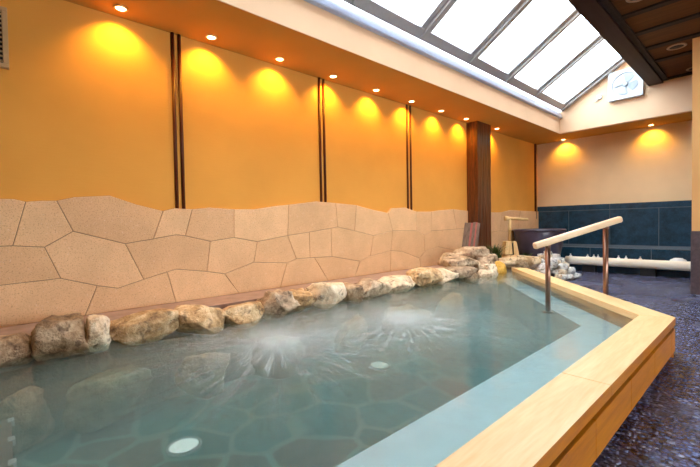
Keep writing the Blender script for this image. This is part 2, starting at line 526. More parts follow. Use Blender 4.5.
# gable wall over the end soffit, with the slope of the skylight
bm = bmesh.new()
gz = lambda x: 3.455 + 0.62 * (x + 3.13)
prof = [(FX, SZ), (X1, SZ), (X1, 4.3), (-1.40, 4.3), (-1.40, gz(-1.40)), (FX, gz(FX))]
a = [bm.verts.new((x, GY, z)) for x, z in prof]
b = [bm.verts.new((x, GY + 0.10, z)) for x, z in prof]
bm.faces.new(a); bm.faces.new(b[::-1])
for i in range(len(prof)):
    j = (i + 1) % len(prof)
    bm.faces.new((a[i], a[j], b[j], b[i]))
struct(obj('wall_gable', bm, M['fascia']))
# soffits with fascias
bm = bmesh.new()
add_box(bm, (WX, Y0, SZ), (FX - 0.012, BY, 3.34))
add_box(bm, (FX - 0.012, GY + 0.112, SZ), (X1, BY, 3.34))
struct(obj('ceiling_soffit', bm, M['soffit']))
struct(boxo('wall_fascia', (FX - 0.012, Y0, SZ), (FX, GY + 0.1, 3.335), M['fascia']))
# partition at the right end
bm = bmesh.new()
add_box(bm, (-0.78, 7.365, 0.914), (X1, 7.95, 3.66))
struct(obj('wall_partition', bm, m_plaster('shaded_ochre_plaster', (0.74, 0.40, 0.15, 1))))  # same plaster again, shade and lamplight put into the colour
struct(boxo('baseboard_partition', (-0.788, 7.357, 0.0), (X1, 7.95, 0.914), M['dark_panel']))

# lower ceiling: boards and battens
struct(boxo('ceiling_boards', (-1.40, Y0, 3.66), (X1, GY, 3.72), M['ceil_board']))
bm = bmesh.new()
for i in range(16):
    y = 5.87 + 0.672 * (i - 12)
    add_box(bm, (-1.355, y - 0.05, 3.635), (X1, y + 0.05, 3.66))
add_box(bm, (-1.355, Y0, 3.625), (-1.285, GY, 3.66))
add_box(bm, (-1.355, GY - 0.09, 3.63), (X1, GY, 3.66))
struct(obj('trim_battens', bm, M['batten']))
struct(boxo('trim_beam', (-1.575, Y0, 3.59), (-1.355, GY, 3.86), M['beam'], bevel=0.006))
struct(boxo('wall_well', (-1.50, Y0, 3.86), (-1.40, GY, 4.55), M['fascia']))

# skylight
SY0 = 2.886 - 1.178 * 2 - 0.08
bm = bmesh.new()
prof = [(FX - .01, 3.335), (FX - .01, 3.60), (-1.40, 4.66), (-1.40, 4.52), (FX + .03, 3.46), (FX + .03, 3.335)]
a = [bm.verts.new((x, Y0, z)) for x, z in prof]; b = [bm.verts.new((x, SY0, z)) for x, z in prof]
for q_ in (a, b[::-1]):
    for tri in tessellate_polygon([[Vector((v.co.x, v.co.z, 0)) for v in q_]]): bm.faces.new([q_[i] for i in tri])
for i in range(len(prof)):
    j = (i + 1) % len(prof); bm.faces.new((a[i], a[j], b[j], b[i]))
struct(obj('ceiling_shade_slope', bm, M['fascia']))  # unseen closed slope added in place of glass to darken the near end
sky = bpy.data.objects.new('window_1', None); COL.objects.link(sky); sky.location = (-2.4, 3.3, 3.9); struct(sky)
SL = math.atan(0.62)
Rs = Matrix.Rotation(-SL, 3, 'Y')
PV = Vector((-3.06, 0, 3.50))
def slope_box(bm, s0, s1, y0, y1, h0, h1):
    # s along the slope from the sill, h normal to it
    add_box(bm, (PV.x + s0, y0, PV.z + h0), (PV.x + s1, y1, PV.z + h1), rot=Rs, pivot=PV)
bm = bmesh.new()
prof = [(FX, 3.325), (FX + 0.055, 3.325), (FX + 0.06, 3.34), (FX + 0.02, 3.455), (FX, 3.455)]
a = [bm.verts.new((x, SY0, z)) for x, z in prof]; b = [bm.verts.new((x, GY, z)) for x, z in prof]
bm.faces.new(a); bm.faces.new(b[::-1])
for i in range(len(prof)):
    j = (i + 1) % len(prof); bm.faces.new((a[i], a[j], b[j], b[i]))
obj('sill_flashing', bm, M['flashing'], sky)
bm = bmesh.new()
slope_box(bm, -0.03, 0.11, SY0, GY, -0.02, 0.05)
slope_box(bm, 1.72, 1.80, SY0, GY, -0.02, 0.05)
obj('frame_rail', bm, M['alu'], sky, 0.006)
ML = [2.886 + 1.178 * i for i in range(-2, 5)]
for y in ML + [GY - 0.09]:
    bm = bmesh.new()
    slope_box(bm, 0.05, 1.75, y - 0.11, y + 0.11, 0.0, 0.05)
    slope_box(bm, 0.0, 1.75, y - 0.035, y + 0.035, -0.045, 0.0)
    if y > 8.9:
        slope_box(bm, -0.03, 1.75, GY - 0.11, GY - 0.001, -0.04, 0.06)
    obj('mullion', bm, M['alu'], sky, 0.005)
ys = ML + [GY - 0.09]
for y0, y1 in zip(ys, ys[1:]):
    bm = bmesh.new()
    slope_box(bm, 0.08, 1.73, y0 + 0.10, y1 - 0.10, 0.025, 0.031)
    obj('pane', bm, M['glass'], sky)

# paired lacquered poles down the long wall
k = 0
for ys_ in ((1.275, 1.338), (3.08, 3.15), (4.85, 4.935), (9.80,)):
    for y in ys_:
        k += 1
        bm = bmesh.new()
        add_tube(bm, [(WX + 0.010, y, 1.15), (WX + 0.010, y, SZ)], 0.017 if len(ys_) > 1 else 0.03, 14)
        struct(obj('trim_%d' % k, bm, M['lacquer']))

# slate wainscot on the end wall with pale joints
bm = bmesh.new()
TY = BY - 0.02
add_box(bm, (WX + .002, TY + 0.008, 0.0), (X1, BY - 0.001, 1.45), 1)
cols = [WX + .003, -3.237, -2.409, -1.555, -0.70, 0.15]
def tile(x0, x1, z0, z1, y=TY, d=0.012):
    add_box(bm, (x0 + 0.005, y, z0 + 0.005), (x1 - 0.005, y + d, z1 - 0.005), 0)
tile(cols[0], cols[2], 1.325, 1.455); tile(cols[2], cols[5], 1.325, 1.455)
for x0, x1 in zip(cols, cols[1:]):
    tile(x0, x1, 0.54, 1.325)
# a low slate ledge in front of the bottom course
add_box(bm, (WX + .003, TY - 0.14, 0.0), (X1, TY + 0.01, 0.47), 1)
for x0, x1 in ((-3.9, -2.75), (-2.75, -1.652), (-1.652, -0.5)):
    add_box(bm, (x0 + .006, TY - 0.15, 0.02), (x1 - .006, TY - 0.12, 0.46), 0)
    add_box(bm, (x0 + .006, TY - 0.145, 0.455), (x1 - .006, TY + .003, 0.478), 0)
struct(obj('baseboard_back', bm, [M['slate'], M['slate_joint']]))

# ------------------------------------------------------------------ granite cladding of the long wall
STONES=[[(0.325,1.335),(0.227,1.332),(0.132,1.321),(0.046,0.978),(0.237,0.957),(0.428,1.08)],[(0.325,1.335),(0.428,1.08),(0.808,0.958),(1.044,0.992),(1.136,1.259),(0.916,1.314),(0.779,1.363),(0.701,1.391),(0.441,1.367)],[(2.977,1.401),(2.561,1.348),(2.537,0.975),(2.859,1.008),(3.213,1.049),(3.332,1.065),(3.304,1.387)],[(3.304,1.387),(3.332,1.065),(3.64,1.006),(3.681,1.367)],[(4.015,0.927),(3.944,0.629),(4.393,0.682),(4.44,0.987)],[(4.015,0.927),(3.64,1.006),(3.332,1.065),(3.213,1.049),(3.221,0.674),(3.736,0.57),(3.944,0.629)],[(4.015,0.927),(4.44,0.987),(4.344,1.261),(3.974,1.313),(3.681,1.367),(3.64,1.006)],[(4.44,0.987),(5.032,0.972),(5.039,1.288),(4.751,1.351),(4.424,1.335),(4.344,1.261)],[(4.44,0.987),(4.393,0.682),(4.652,0.656),(5.105,0.514),(5.247,0.62),(5.234,0.898),(5.032,0.972)],[(6.27,0.36),(6.217,0.574),(5.643,0.674),(5.247,0.62),(5.105,0.514),(5.129,0.36)],[(6.27,0.36),(6.607,0.36),(6.61,0.59),(6.217,0.574)],[(1.246,0.687),(1.157,0.669),(1.231,0.36),(1.894,0.36),(1.735,0.591),(1.544,0.635)],[(1.246,0.687),(1.544,0.635),(1.588,0.946),(1.337,1.012),(1.246,1.025),(1.044,0.992),(0.808,0.958),(0.951,0.618),(1.157,0.669)],[(1.544,0.635),(1.735,0.591),(2.079,0.688),(2.128,0.919),(1.85,0.976),(1.588,0.946)],[(1.247,1.287),(1.136,1.259),(1.044,0.992),(1.246,1.025),(1.337,1.012),(1.411,1.279)],[(1.411,1.279),(1.337,1.012),(1.588,0.946),(1.85,0.976),(1.858,1.285),(1.587,1.299)],[(4.393,0.682),(3.944,0.629),(3.736,0.57),(3.624,0.36),(4.378,0.36)],[(4.393,0.682),(4.378,0.36),(5.129,0.36),(5.105,0.514),(4.652,0.656)],[(5.447,0.962),(5.454,1.292),(5.039,1.288),(5.032,0.972),(5.234,0.898)],[(5.447,0.962),(5.234,0.898),(5.247,0.62),(5.643,0.674),(5.784,0.966)],[(5.447,0.962),(5.784,0.966),(6.224,0.975),(6.118,1.342),(5.687,1.318),(5.454,1.292)],[(5.784,0.966),(5.643,0.674),(6.217,0.574),(6.61,0.59),(6.618,0.986),(6.224,0.975)],[(0.428,1.08),(0.237,0.957),(0.334,0.695),(0.584,0.605),(0.738,0.562),(0.951,0.618),(0.808,0.958)],[(1.85,0.976),(2.128,0.919),(2.537,0.975),(2.561,1.348),(2.394,1.333),(2.103,1.288),(1.858,1.285)],[(2.128,0.919),(2.079,0.688),(2.519,0.645),(2.654,0.684),(2.537,0.975)],[(6.118,1.342),(6.224,0.975),(6.618,0.986),(6.624,1.316)],[(0.584,0.605),(0.49,0.36),(1.231,0.36),(1.157,0.669),(0.951,0.618),(0.738,0.562)],[(0.584,0.605),(0.334,0.695),(-1.1,0.644),(-1.1,0.566),(0.058,0.36),(0.49,0.36)],[(1.894,0.36),(2.416,0.36),(2.519,0.645),(2.079,0.688),(1.735,0.591)],[(2.416,0.36),(3.149,0.36),(2.932,0.681),(2.862,0.682),(2.654,0.684),(2.519,0.645)],[(-1.1,0.644),(0.334,0.695),(0.237,0.957),(0.046,0.978),(-1.1,0.982)],[(-1.1,0.566),(-1.1,0.36),(0.058,0.36)],[(2.654,0.684),(2.862,0.682),(2.859,1.008),(2.537,0.975)],[(2.862,0.682),(2.932,0.681),(3.221,0.674),(3.213,1.049),(2.859,1.008)],[(2.932,0.681),(3.149,0.36),(3.624,0.36),(3.736,0.57),(3.221,0.674)],[(-1.1,1.338),(-1.1,0.982),(0.046,0.978),(0.132,1.321),(0.062,1.34)]]

R3 = [  # beyond the timber post, same masonry
 [(7.0,.86),(7.9,.90),(8.0,1.30),(7.66,1.295),(7.0,1.31)], [(7.9,.90),(8.75,.84),(8.9,1.345),(8.39,1.352),(8.0,1.30)],
 [(8.75,.84),(9.8,.88),(9.93,.88),(9.93,1.335),(8.9,1.345)], [(7.0,.36),(7.5,.36),(7.6,.882),(7.0,.86)], [(7.5,.36),(8.45,.36),(8.4,.868),(7.9,.90),(7.6,.882)],
 [(8.45,.36),(9.3,.36),(9.2,.858),(8.75,.84),(8.4,.868)], [(9.3,.36),(9.93,.36),(9.93,.88),(9.8,.88),(9.2,.858)]]
def inset_poly(pts, d):
    n = len(pts); out = []
    for i in range(n):
        p0, p1, p2 = Vector(pts[i - 1]), Vector(pts[i]), Vector(pts[(i + 1) % n])
        e1, e2 = p1 - p0, p2 - p1
        if e1.length < 1e-6 or e2.length < 1e-6:
            out.append(p1); continue
        n1 = Vector((-e1.y, e1.x)).normalized(); n2 = Vector((-e2.y, e2.x)).normalized()
        b = n1 + n2
        s = b.length
        b.normalize()
        out.append(p1 + b * (d / max(0.35, b.dot(n1))))
    return out
def cladding(name, polys):
    bm = bmesh.new()
    for poly in polys:
        p = [q for i, q in enumerate(poly) if (Vector(q) - Vector(poly[i - 1])).length > 1e-4]
        back = [bm.verts.new((-3.938, y, z)) for y, z in p]
        for tri in tessellate_polygon([[Vector((v.co.y, v.co.z, 0)) for v in back]]):
            bm.faces.new([back[i] for i in tri]).material_index = 1
        r0 = [bm.verts.new((-3.955, q.x, q.y)) for q in inset_poly(p, 0.002)]
        r1 = [bm.verts.new((-3.928, q.x, q.y)) for q in inset_poly(p, 0.0022)]
        r2 = [bm.verts.new((-3.925, q.x, q.y)) for q in inset_poly(p, 0.006)]
        n = len(p)
        for a, b in ((r0, r1), (r1, r2)):
            for i in range(n):
                j = (i + 1) % n
                bm.faces.new((a[i], a[j], b[j], b[i]))
        for tri in tessellate_polygon([[Vector((v.co.y, v.co.z, 0)) for v in r2]]):
            bm.faces.new([r2[i] for i in tri])
    for f in bm.faces:
        f.normal_update()
        if f.normal.x < -0.5: f.normal_flip()
    return obj(name, bm, [M['granite'], M['grout']], normals=False)
tag(cladding('stone_cladding', STONES), 'long pink granite crazy paved cladding with wavy top along the ochre wall', 'stone cladding')
tag(cladding('stone_cladding', R3), 'short pink granite cladding in the corner behind the dark timber post', 'stone cladding')

# stone ledge under the cladding, and the planted bank at the far end
bm = bmesh.new()
lp = [(WX, -2.5), (-3.50, -2.5), (-3.50, 4.9), (-3.36, 5.5), (-3.30, 6.3), (-3.22, 6.75), (-3.15, 7.3), (-3.42, 7.85), (WX, 7.9)]
add_prism(bm, lp, -0.3, 0.36)
struct(obj('trim_ledge', bm, M['ledge']))
# submerged footing the rim rocks stand on
bm = bmesh.new()
add_prism(bm, [(-3.52, -2.4), (-3.25, -2.4), (-3.22, 4.6), (-3.08, 5.6), (-3.05, 6.36), (-3.3, 6.6), (-3.52, 5.0)], -0.3, 0.205)
struct(obj('floor_footing', bm, M['rock_deep']))

# submerged bench along the timber rim
bi = 0.30
c0 = Vector((-1.155, 0))
tI = I_ + n_ * bi
# corner where both bench edges meet
s = (c0.x - tI.x) / u_.x
corner = tI + u_ * s
endp = If + n_ * 0.25
bm = bmesh.new()
add_prism(bm, [(-1.155, -2.4), (-0.66, -2.4), (-0.66, mid0.y), (midf.x, midf.y), (endp.x, endp.y), (corner.x, corner.y)], -0.3, 0.14)
struct(obj('floor_bench', bm, M['bench']))

# ------------------------------------------------------------------ water
bm = bmesh.new()
wp = [(-0.61, -2.5), (mid0.x, mid0.y), (midf.x, midf.y), (-3.2, 6.5), (-3.6, 6.0), (-3.6, -2.5)]
add_prism(bm, wp, -0.40, 0.265)
water = obj('pool_water', bm, M['water'])
tag(water, 'cloudy turquoise hot spring water filling the stone and timber bath', 'water', kind='stuff')

def foam(x, y, R, seedv, strength, label):
    bm = bmesh.new()
    for sheet in range(3):
        rings = []
        for i in range(13):
            r = R * i / 12
            z = 0.010 * math.exp(-(r / 0.25) ** 2) + 0.002 + 0.0015 * sheet
            rings.append([bm.verts.new((r * math.cos(2 * math.pi * k / 48), r * math.sin(2 * math.pi * k / 48), z)) for k in range(48)] if i else [bm.verts.new((0, 0, z))])
        for i, (r0, r1) in enumerate(zip(rings, rings[1:])):
            for k in range(48):
                j = (k + 1) % 48
                f = bm.faces.new((r0[0], r1[k], r1[j])) if i == 0 else bm.faces.new((r0[k], r1[k], r1[j], r0[j]))
                f.smooth = True
    o = obj('water_foam', bm, m_foam('jet_foam', seedv, strength))
    o.location = (x, y, 0.266)
    tag(o, label, 'foam', kind='stuff')
foam(-2.40, 1.45, 1.4, 0.3, 1.0, 'white jet foam bubbling up in the nearer, larger upwelling')
foam(-2.15, 2.55, 1.3, 4.1, 0.9, 'white jet foam bubbling up in the farther upwelling beside the pale pool lamp')

# ------------------------------------------------------------------ the timber rim of the bath
rim = thing('bath_rim', 'pale cypress timber rim of the bath with wet orange outer boards', 'bath rim', (-0.62, 2.0, 0))
def cap(poly, mt):
    bm = bmesh.new(); add_prism(bm, poly, 0.262, 0.32)
    bmesh.ops.recalc_face_normals(bm, faces=bm.faces[:])
    far = mt is M['hinoki_far']
    for f in bm.faces:
        if (f.normal.dot(-n_.to_3d()) > 0.9 if far else f.normal.x > 0.9): f.material_index = 1
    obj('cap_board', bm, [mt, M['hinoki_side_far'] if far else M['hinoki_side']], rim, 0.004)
g = 0.0012
for y0, y1 in ((-2.45, 0.55), (0.55, 2.1)):
    cap([(-0.72, y0 + g), (-0.505, y0 + g), (-0.505, y1 - g), (-0.72, y1 - g)], M['hinoki'])
cap([(-0.72, 2.1 + g), (-0.505, 2.1 + g), (O_.x, O_.y - g), (I_.x, I_.y - g)], M['hinoki'])
for l0, l1 in ((0, 1.75), (1.75, LF)):
    q = [I_ + u_ * (l0 + g), I_ + u_ * (l1 - g), O_ + u_ * (l1 - g), O_ + u_ * (l0 + g)]
    cap([tuple(p) for p in q], M['hinoki_far'])
bm = bmesh.new()
add_prism(bm, [(-0.705, -2.45), (-0.55, -2.45), (-0.55, O_.y - .03), (-0.705, I_.y - 0.004)], -0.28, 0.2295)
obj('shade_plinth', bm, M['pillar'], rim)  # dark colour stands in for shadow in the recess under the boards
sy = [-2.45] + [-0.6 + 0.62 * i for i in range(8)] + [O_.y - 0.004]
sy = [y for y in sy if y <= O_.y]
for y0_, y1_ in zip(sy, sy[1:]):
    bm = bmesh.new()
    add_prism(bm, [(-0.549, y0_ + .0015), (-0.507, y0_ + .0015), (-0.507, y1_ - .0015), (-0.549, y1_ - .0015 - (0.03 if y1_ > 3.8 else 0))], 0.055, 0.230)
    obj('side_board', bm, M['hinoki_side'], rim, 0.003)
bm = bmesh.new()
add_prism(bm, [(-0.70, -2.45), (-0.55, -2.45), (-0.55, O_.y - .03), (-0.70, I_.y - 0.01)], 0.229, 0.263)
obj('groove_shade_strip', bm, M['pillar'], rim)  # dark colour stands in for the shadow inside the groove
bm = bmesh.new()
ni = -n_
q = [I_ + ni * 0.015, If + ni * 0.015, Of - ni * 0.011, O_ - ni * 0.011 + u_ * 0.0]
add_prism(bm, [tuple(p) for p in q], -0.28, 0.262)
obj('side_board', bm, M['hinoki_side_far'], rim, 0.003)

# ------------------------------------------------------------------ rocks
def rock(label, c, s, mat, seed, rz=0.0, rough=0.10, planes=14, group=None, sub=4, sq=0.68, name='rock', cut=0.62, tilt=(0, 0)):
    rnd = random.Random(seed)
    bm = bmesh.new()
    bmesh.ops.create_icosphere(bm, subdivisions=sub, radius=1.0)
    pls = []
    for _ in range(planes):
        v = Vector((rnd.gauss(0, 1), rnd.gauss(0, 1), rnd.gauss(0, 1))).normalized()
        pls.append((v, rnd.uniform(cut + .12, cut + 0.42)))
    off = Vector((rnd.uniform(-50, 50), rnd.uniform(-50, 50), rnd.uniform(-50, 50)))
    for v in bm.verts:
        p = v.co.copy()
        # squarer than a ball
        k_ = (abs(p.x) ** 6 + abs(p.y) ** 6 + abs(p.z) ** 6) ** (1 / 6)
        p = p * (1 - sq + sq / k_)
        for nn, d in pls:
            t = p.dot(nn)
            if t > d:
                p -= nn * (t - d) * 0.95
        p *= 1 + rough * noise.noise(p * 1.7 + off) + rough * 0.55 * noise.noise(p * 4.3 + off) + rough * 0.3 * noise.noise(p * 10 + off)
        v.co = p
    lo = Vector([min(v.co[i] for v in bm.verts) for i in range(3)]); hi = Vector([max(v.co[i] for v in bm.verts) for i in range(3)])
    for v in bm.verts:
        v.co = Vector([((v.co[i] - lo[i]) / (hi[i] - lo[i]) * 2 - 1) * s[i] for i in range(3)])
    for f in bm.faces: f.smooth = True
    o = obj(name, bm, mat)
    o.location = c
    o.rotation_euler = (tilt[0], tilt[1], rz)
    tag(o, label, 'rock', group)
    return o
def rim_rock(label, y0, y1, front, top, mat, seed, back=-3.49, bottom=0.195, **kw):
    x0, x1 = back, front
    rock(label, ((x0 + x1) / 2, (y0 + y1) / 2, (bottom + top) / 2), ((x1 - x0) / 2, (y1 - y0) / 2 * 1.16, (top - bottom) / 2), mat, seed, **kw)
RG = None
rim_rock('dark brown rim rock cut off by the picture edge', -0.16, 0.115, -3.24, 0.41, M['rock_brown'], 1)
rim_rock('large knobbly grey brown rim rock, dark and pitted, beside the small whitish one', 0.13, 0.42, -3.18, 0.50, M['rock_brown'], 2, rough=0.2)
rim_rock('small whitish pink rim rock between the knobbly brown rock and a long flat one', 0.415, 0.565, -3.20, 0.465, M['rock_pale'], 3)
rim_rock('longest flat topped ochre rim rock, right after the small whitish one', 0.57, 1.03, -3.14, 0.455, M['rock_warm'], 4, cut=0.72)
rim_rock('rounded golden rim rock after the longest flat ochre rock', 1.035, 1.37, -3.05, 0.445, M['rock_warm'], 15)
rim_rock('low sloping golden rim rock with a dark gap under the ledge behind it', 1.375, 1.78, -3.02, 0.40, M['rock_warm'], 6)
rim_rock('craggy rim rock with brown creases nearest the larger foam upwelling', 1.78, 2.12, -3.04, 0.47, M['rock_grey'], 7, rough=0.2)
rim_rock('low creased rim rock between the craggy rock and the tall split rock', 2.11, 2.44, -3.14, 0.425, M['rock_warm'], 8, rough=0.2)
rim_rock('tall split rim rock with a steep pale face, before a dark brown one', 2.42, 2.80, -3.05, 0.475, M['rock_pale'], 9)
rim_rock('squat dark brown rim rock after the tall split rock', 2.79, 3.06, -3.07, 0.425, M['rock_brown'], 10)
rim_rock('flat brown rim rock with a shadowed front, before the smooth yellow one', 3.05, 3.45, -3.05, 0.44, M['rock_grey'], 11)
rim_rock('smooth pale yellow rim rock, low and loaf shaped', 3.47, 4.02, -3.08, 0.41, M['rock_pale'], 12, rough=0.06)
rim_rock('big speckled cream rim rock with a grey corner, after the yellow loaf', 4.0, 4.52, -3.02, 0.475, M['rock_warm'], 13)
rim_rock('low cream rim rock next to the layered slab stack', 4.5, 5.02, -3.04, 0.43, M['rock_pale'], 14)
# the stack by the timber post
SG = None
rock('lower layered slab of the rock stack, tan and thin', (-3.22, 5.12, 0.345), (0.25, 0.31, 0.085), M['rock_grey'], 21, rz=-0.25, planes=6)
rock('upper layered slab of the rock stack, brown and ridged, under the boulder', (-3.36, 5.36, 0.475), (0.24, 0.32, 0.09), M['rock_grey'], 22, rz=-0.3, planes=6)
rock('flat topped tan boulder capping the rock stack in front of the post', (-3.38, 5.84, 0.575), (0.22, 0.40, 0.115), M['rock_grey'], 23, rz=-0.35, rough=0.12, tilt=(0.0, 0.0))
rock('small round grey stone at the wall end of the capping boulder', (-3.55, 5.36, 0.52), (0.10, 0.12, 0.09), M['rock_grey'], 24)
rock('dark brown wedge rock at the water under the slab stack', (-3.06, 5.22, 0.27), (0.12, 0.20, 0.115), M['rock_brown'], 25)
rock('small white rounded stone at the water by the brown wedge', (-2.99, 5.47, 0.26), (0.11, 0.17, 0.105), M['rock_pale'], 26, rough=0.05)
rock('upright grey rock between the capping boulder and the yellow rock', (-3.16, 5.83, 0.37), (0.16, 0.26, 0.18), M['rock_grey'], 27, tilt=(0.2, 0))
rock('narrow tan rock at the water beside the yellow rock', (-2.99, 5.70, 0.28), (0.10, 0.13, 0.15), M['rock_pale'], 28)
rock('bright yellow rock at the water by the end of the timber rim', (-3.0, 5.97, 0.29), (0.12, 0.15, 0.17), M['rock_yellow'], 29, sq=0.2, rough=0.08)
rock('long pale rock lying behind the end of the timber rim', (-3.08, 6.88, 0.36), (0.40, 0.17, 0.13), M['rock_warm'], 30, rz=0.83)
# rocks under water along the footing
uw = [(-3.12, 0.52, .30, .14, M['rock_green'], 'wide greenish slab under the water by the brown rim rocks'),
      (-3.02, 1.13, .20, .12, M['rock_warm'], 'ochre rock under the water before the rounded golden rim rock'),
      (-3.10, 0.02, .18, .12, M['rock_brown'], 'dark rock under the water at the picture edge'),
      (-2.96, 3.62, .40, .14, M['rock_warm'], 'long ochre rock under the water below the yellow loaf'),
      (-2.94, 4.5, .36, .14, M['rock_warm'], 'tan rock under the water below the low cream rim rock'),
      (-2.98, 1.80, .24, .12, M['rock_green'], 'greenish rock under the water below the craggy rim rock'),
      (-2.96, 2.70, .26, .12, M['rock_warm'], 'brownish rock under the water below the tall split rock')]
for i, (x, y, l, w, mt, lb) in enumerate(uw):
    rock(lb, (x, y, -0.08), (w, l, 0.21), mt, 60 + i, rough=0.16, sq=0.25, rz=0.25 * (-1) ** i, tilt=(0.12 * (-1) ** i, 0.25))

# heap of pale cobbles beside the rim
rnd = random.Random(5)
PC = Vector((-2.93, 7.83, 0))
base_meshes = []
for layer, (cnt, R, z) in enumerate(((26, 0.47, 0.06), (24, 0.41, 0.15), (20, 0.32, 0.24), (15, 0.23, 0.32), (9, 0.13, 0.39), (2, 0.03, 0.44))):
    for i in range(cnt):
        a = 2 * math.pi * i / cnt + layer * 0.4 + rnd.uniform(-.12, .12)
        rr = R * (1 if i % 3 else 0.72) + rnd.uniform(-.02, .02)
        s = rnd.uniform(0.055, 0.095)
        rock('fist sized pale cobble in the heap beside the timber rim', (PC.x + rr * math.cos(a), PC.y + rr * math.sin(a), z + rnd.uniform(-.01, .01)),
             (s, s * rnd.uniform(.75, 1), s * rnd.uniform(.65, .85)), M['cobble'] if rnd.random() < .8 else M['rock_pale'], 100 + layer * 30 + i, rz=rnd.uniform(0, 6), sub=3, cut=0.5, rough=0.08,
             planes=5, name='cobble', group='cobbles in the pale heap')

# ------------------------------------------------------------------ handrail
P1 = Vector((-1.569, 4.197, 0.878)); P2 = Vector((-1.189, 4.745, 1.056))
hr = thing('handrail', 'sloping pale wood handrail on two brown steel posts over the timber rim', 'handrail', (-1.38, 4.47, 0.14))
d = (P2 - P1)
bm = bmesh.new()
A, B = P1 - d * 0.225, P2 + d * 0.265
ax = (B - A).normalized(); sd = ax.cross(Vector((0, 0, 1))).normalized(); nn = sd.cross(ax)
ring = []
for k in range(20):
    t = 2 * math.pi * k / 20
    cx, cz = math.cos(t), math.sin(t)
    e = 0.55
    ring.append((math.copysign(abs(cx) ** e, cx) * 0.032, math.copysign(abs(cz) ** e, cz) * 0.034))
L_ = (B - A).length
rings = []
for f_, sc in ((0, 0.80), (0.012, 1.0), (1 - 0.012, 1.0), (1, 0.80)):
    rings.append([bm.verts.new(A + ax * L_ * f_ + sd * x * sc + nn * z * sc) for x, z in ring])
for r0, r1 in zip(rings, rings[1:]):
    for k in range(20):
        f = bm.faces.new((r0[k], r0[(k + 1) % 20], r1[(k + 1) % 20], r1[k])); f.smooth = True
bm.faces.new(rings[0][::-1]); bm.faces.new(rings[-1])
obj('rail', bm, M['rail_wood'], hr)
for P, zb in ((P1, 0.14), (P2, 0.0)):
    bm = bmesh.new()
    add_tube(bm, [(P.x, P.y, zb), (P.x, P.y, P.z - 0.030)], 0.025, 18)
    po = obj('post', bm, M['copper'], hr)
    bm = bmesh.new()
    add_lathe(bm, [(0, 0), (0.055, 0), (0.055, 0.008), (0.03, 0.014), (0.0, 0.014)], (P.x, P.y, zb + 0.0), 24)
    obj('base_flange', bm, M['copper'], po)
    bm = bmesh.new()
    add_tube(bm, [(P.x, P.y, P.z - 0.055), (P.x, P.y, P.z - 0.03)], 0.03, 18)
    obj('collar', bm, M['copper'], po)

# ------------------------------------------------------------------ timber post, board, spout, pot
bm = bmesh.new()
px0, px1, py0, py1 = WX + 0.002, -3.73, 6.645, 7.155
per = []
nx, ny = 9, 18
per += [(px0 + (px1 - px0) * i / nx, py0) for i in range(nx)]
per += [(px1, py0 + (py1 - py0) * i / ny) for i in range(ny)]
per += [(px1 - (px1 - px0) * i / nx, py1) for i in range(nx)]
per += [(px0, py1 - (py1 - py0) * i / ny) for i in range(ny)]
rings = []
cxm, cym = (px0 + px1) / 2, (py0 + py1) / 2
for k in range(31):
    z = 0.36 + (SZ - 0.36) * k / 30
    r_ = []
    for i, (x, y) in enumerate(per):
        dd = 0.006 * noise.noise(Vector((i * 1.9, 3.1, z * 0.6))) + 0.004 * noise.noise(Vector((i * 5.1, z * 5, 1.0)))
        ox = 0 if x <= px0 + 1e-6 else dd
        oy = dd if y >= py1 - 1e-6 else (-dd if y <= py0 + 1e-6 else 0)
        r_.append(bm.verts.new((x + (ox if x >= px1 - 1e-6 else 0), y + oy, z)))
    rings.append(r_)
n = len(per)
for r0, r1 in zip(rings, rings[1:]):
    for i in range(n):
        bm.faces.new((r0[i], r0[(i + 1) % n], r1[(i + 1) % n], r1[i]))
bm.faces.new(rings[0][::-1]); bm.faces.new(rings[-1])
tag(obj('timber_post', bm, M['pillar']), 'thick dark red brown timber post with rough grooved faces against the long wall', 'post')

bd = thing('weathered_board', 'grey weathered board with a faded red stripe leaning at the timber post', 'board', (-3.78, 6.34, 0.36))
lean = Matrix.Rotation(math.radians(14), 3, 'X')
pv = Vector((-3.78, 6.32, 0.36))
for nm, x0, x1, mt in (('grey_plank', -3.935, -3.795, 'old_board'), ('red_plank', -3.793, -3.755, 'red_board'), ('grey_plank', -3.753, -3.695, 'old_board'), ('red_plank', -3.693, -3.665, 'red_board'), ('grey_plank', -3.663, -3.615, 'old_board')):
    bm = bmesh.new()
    add_box(bm, (x0, 6.32, 0.36), (x1, 6.35, 1.115 + 0.01 * math.sin(x0 * 40)))
    for v in bm.verts: v.co = lean.inverted() @ (v.co - pv) + pv
    obj(nm, bm, M[mt], bd, 0.003)

# water spout: tapered box of planks, bamboo post and spout
sp_ = thing('water_spout', 'yellow wooden water spout on a tapered plank box beside the dark tub', 'water spout', (-3.5, 7.45, 0.36))
vx = Vector((0.67, 0.743, 0)); vy = Vector((-0.743, 0.67, 0))
C0 = Vector((-3.5, 7.45, 0.36))
def taper(bm, a0, a1, b0, b1, z0, z1, d0=0.11, d1=0.085):
    lo_ = [C0 + vx * a0 - vy * d0, C0 + vx * a1 - vy * d0, C0 + vx * a1 + vy * d0, C0 + vx * a0 + vy * d0]
    hi_ = [C0 + vx * b0 - vy * d1, C0 + vx * b1 - vy * d1, C0 + vx * b1 + vy * d1, C0 + vx * b0 + vy * d1]
    L1 = [bm.verts.new(p + Vector((0, 0, z0))) for p in lo_]; H1 = [bm.verts.new(p + Vector((0, 0, z1))) for p in hi_]
    bm.faces.new(L1[::-1]); bm.faces.new(H1)
    for i in range(4):
        j = (i + 1) % 4; bm.faces.new((L1[i], L1[j], H1[j], H1[i]))
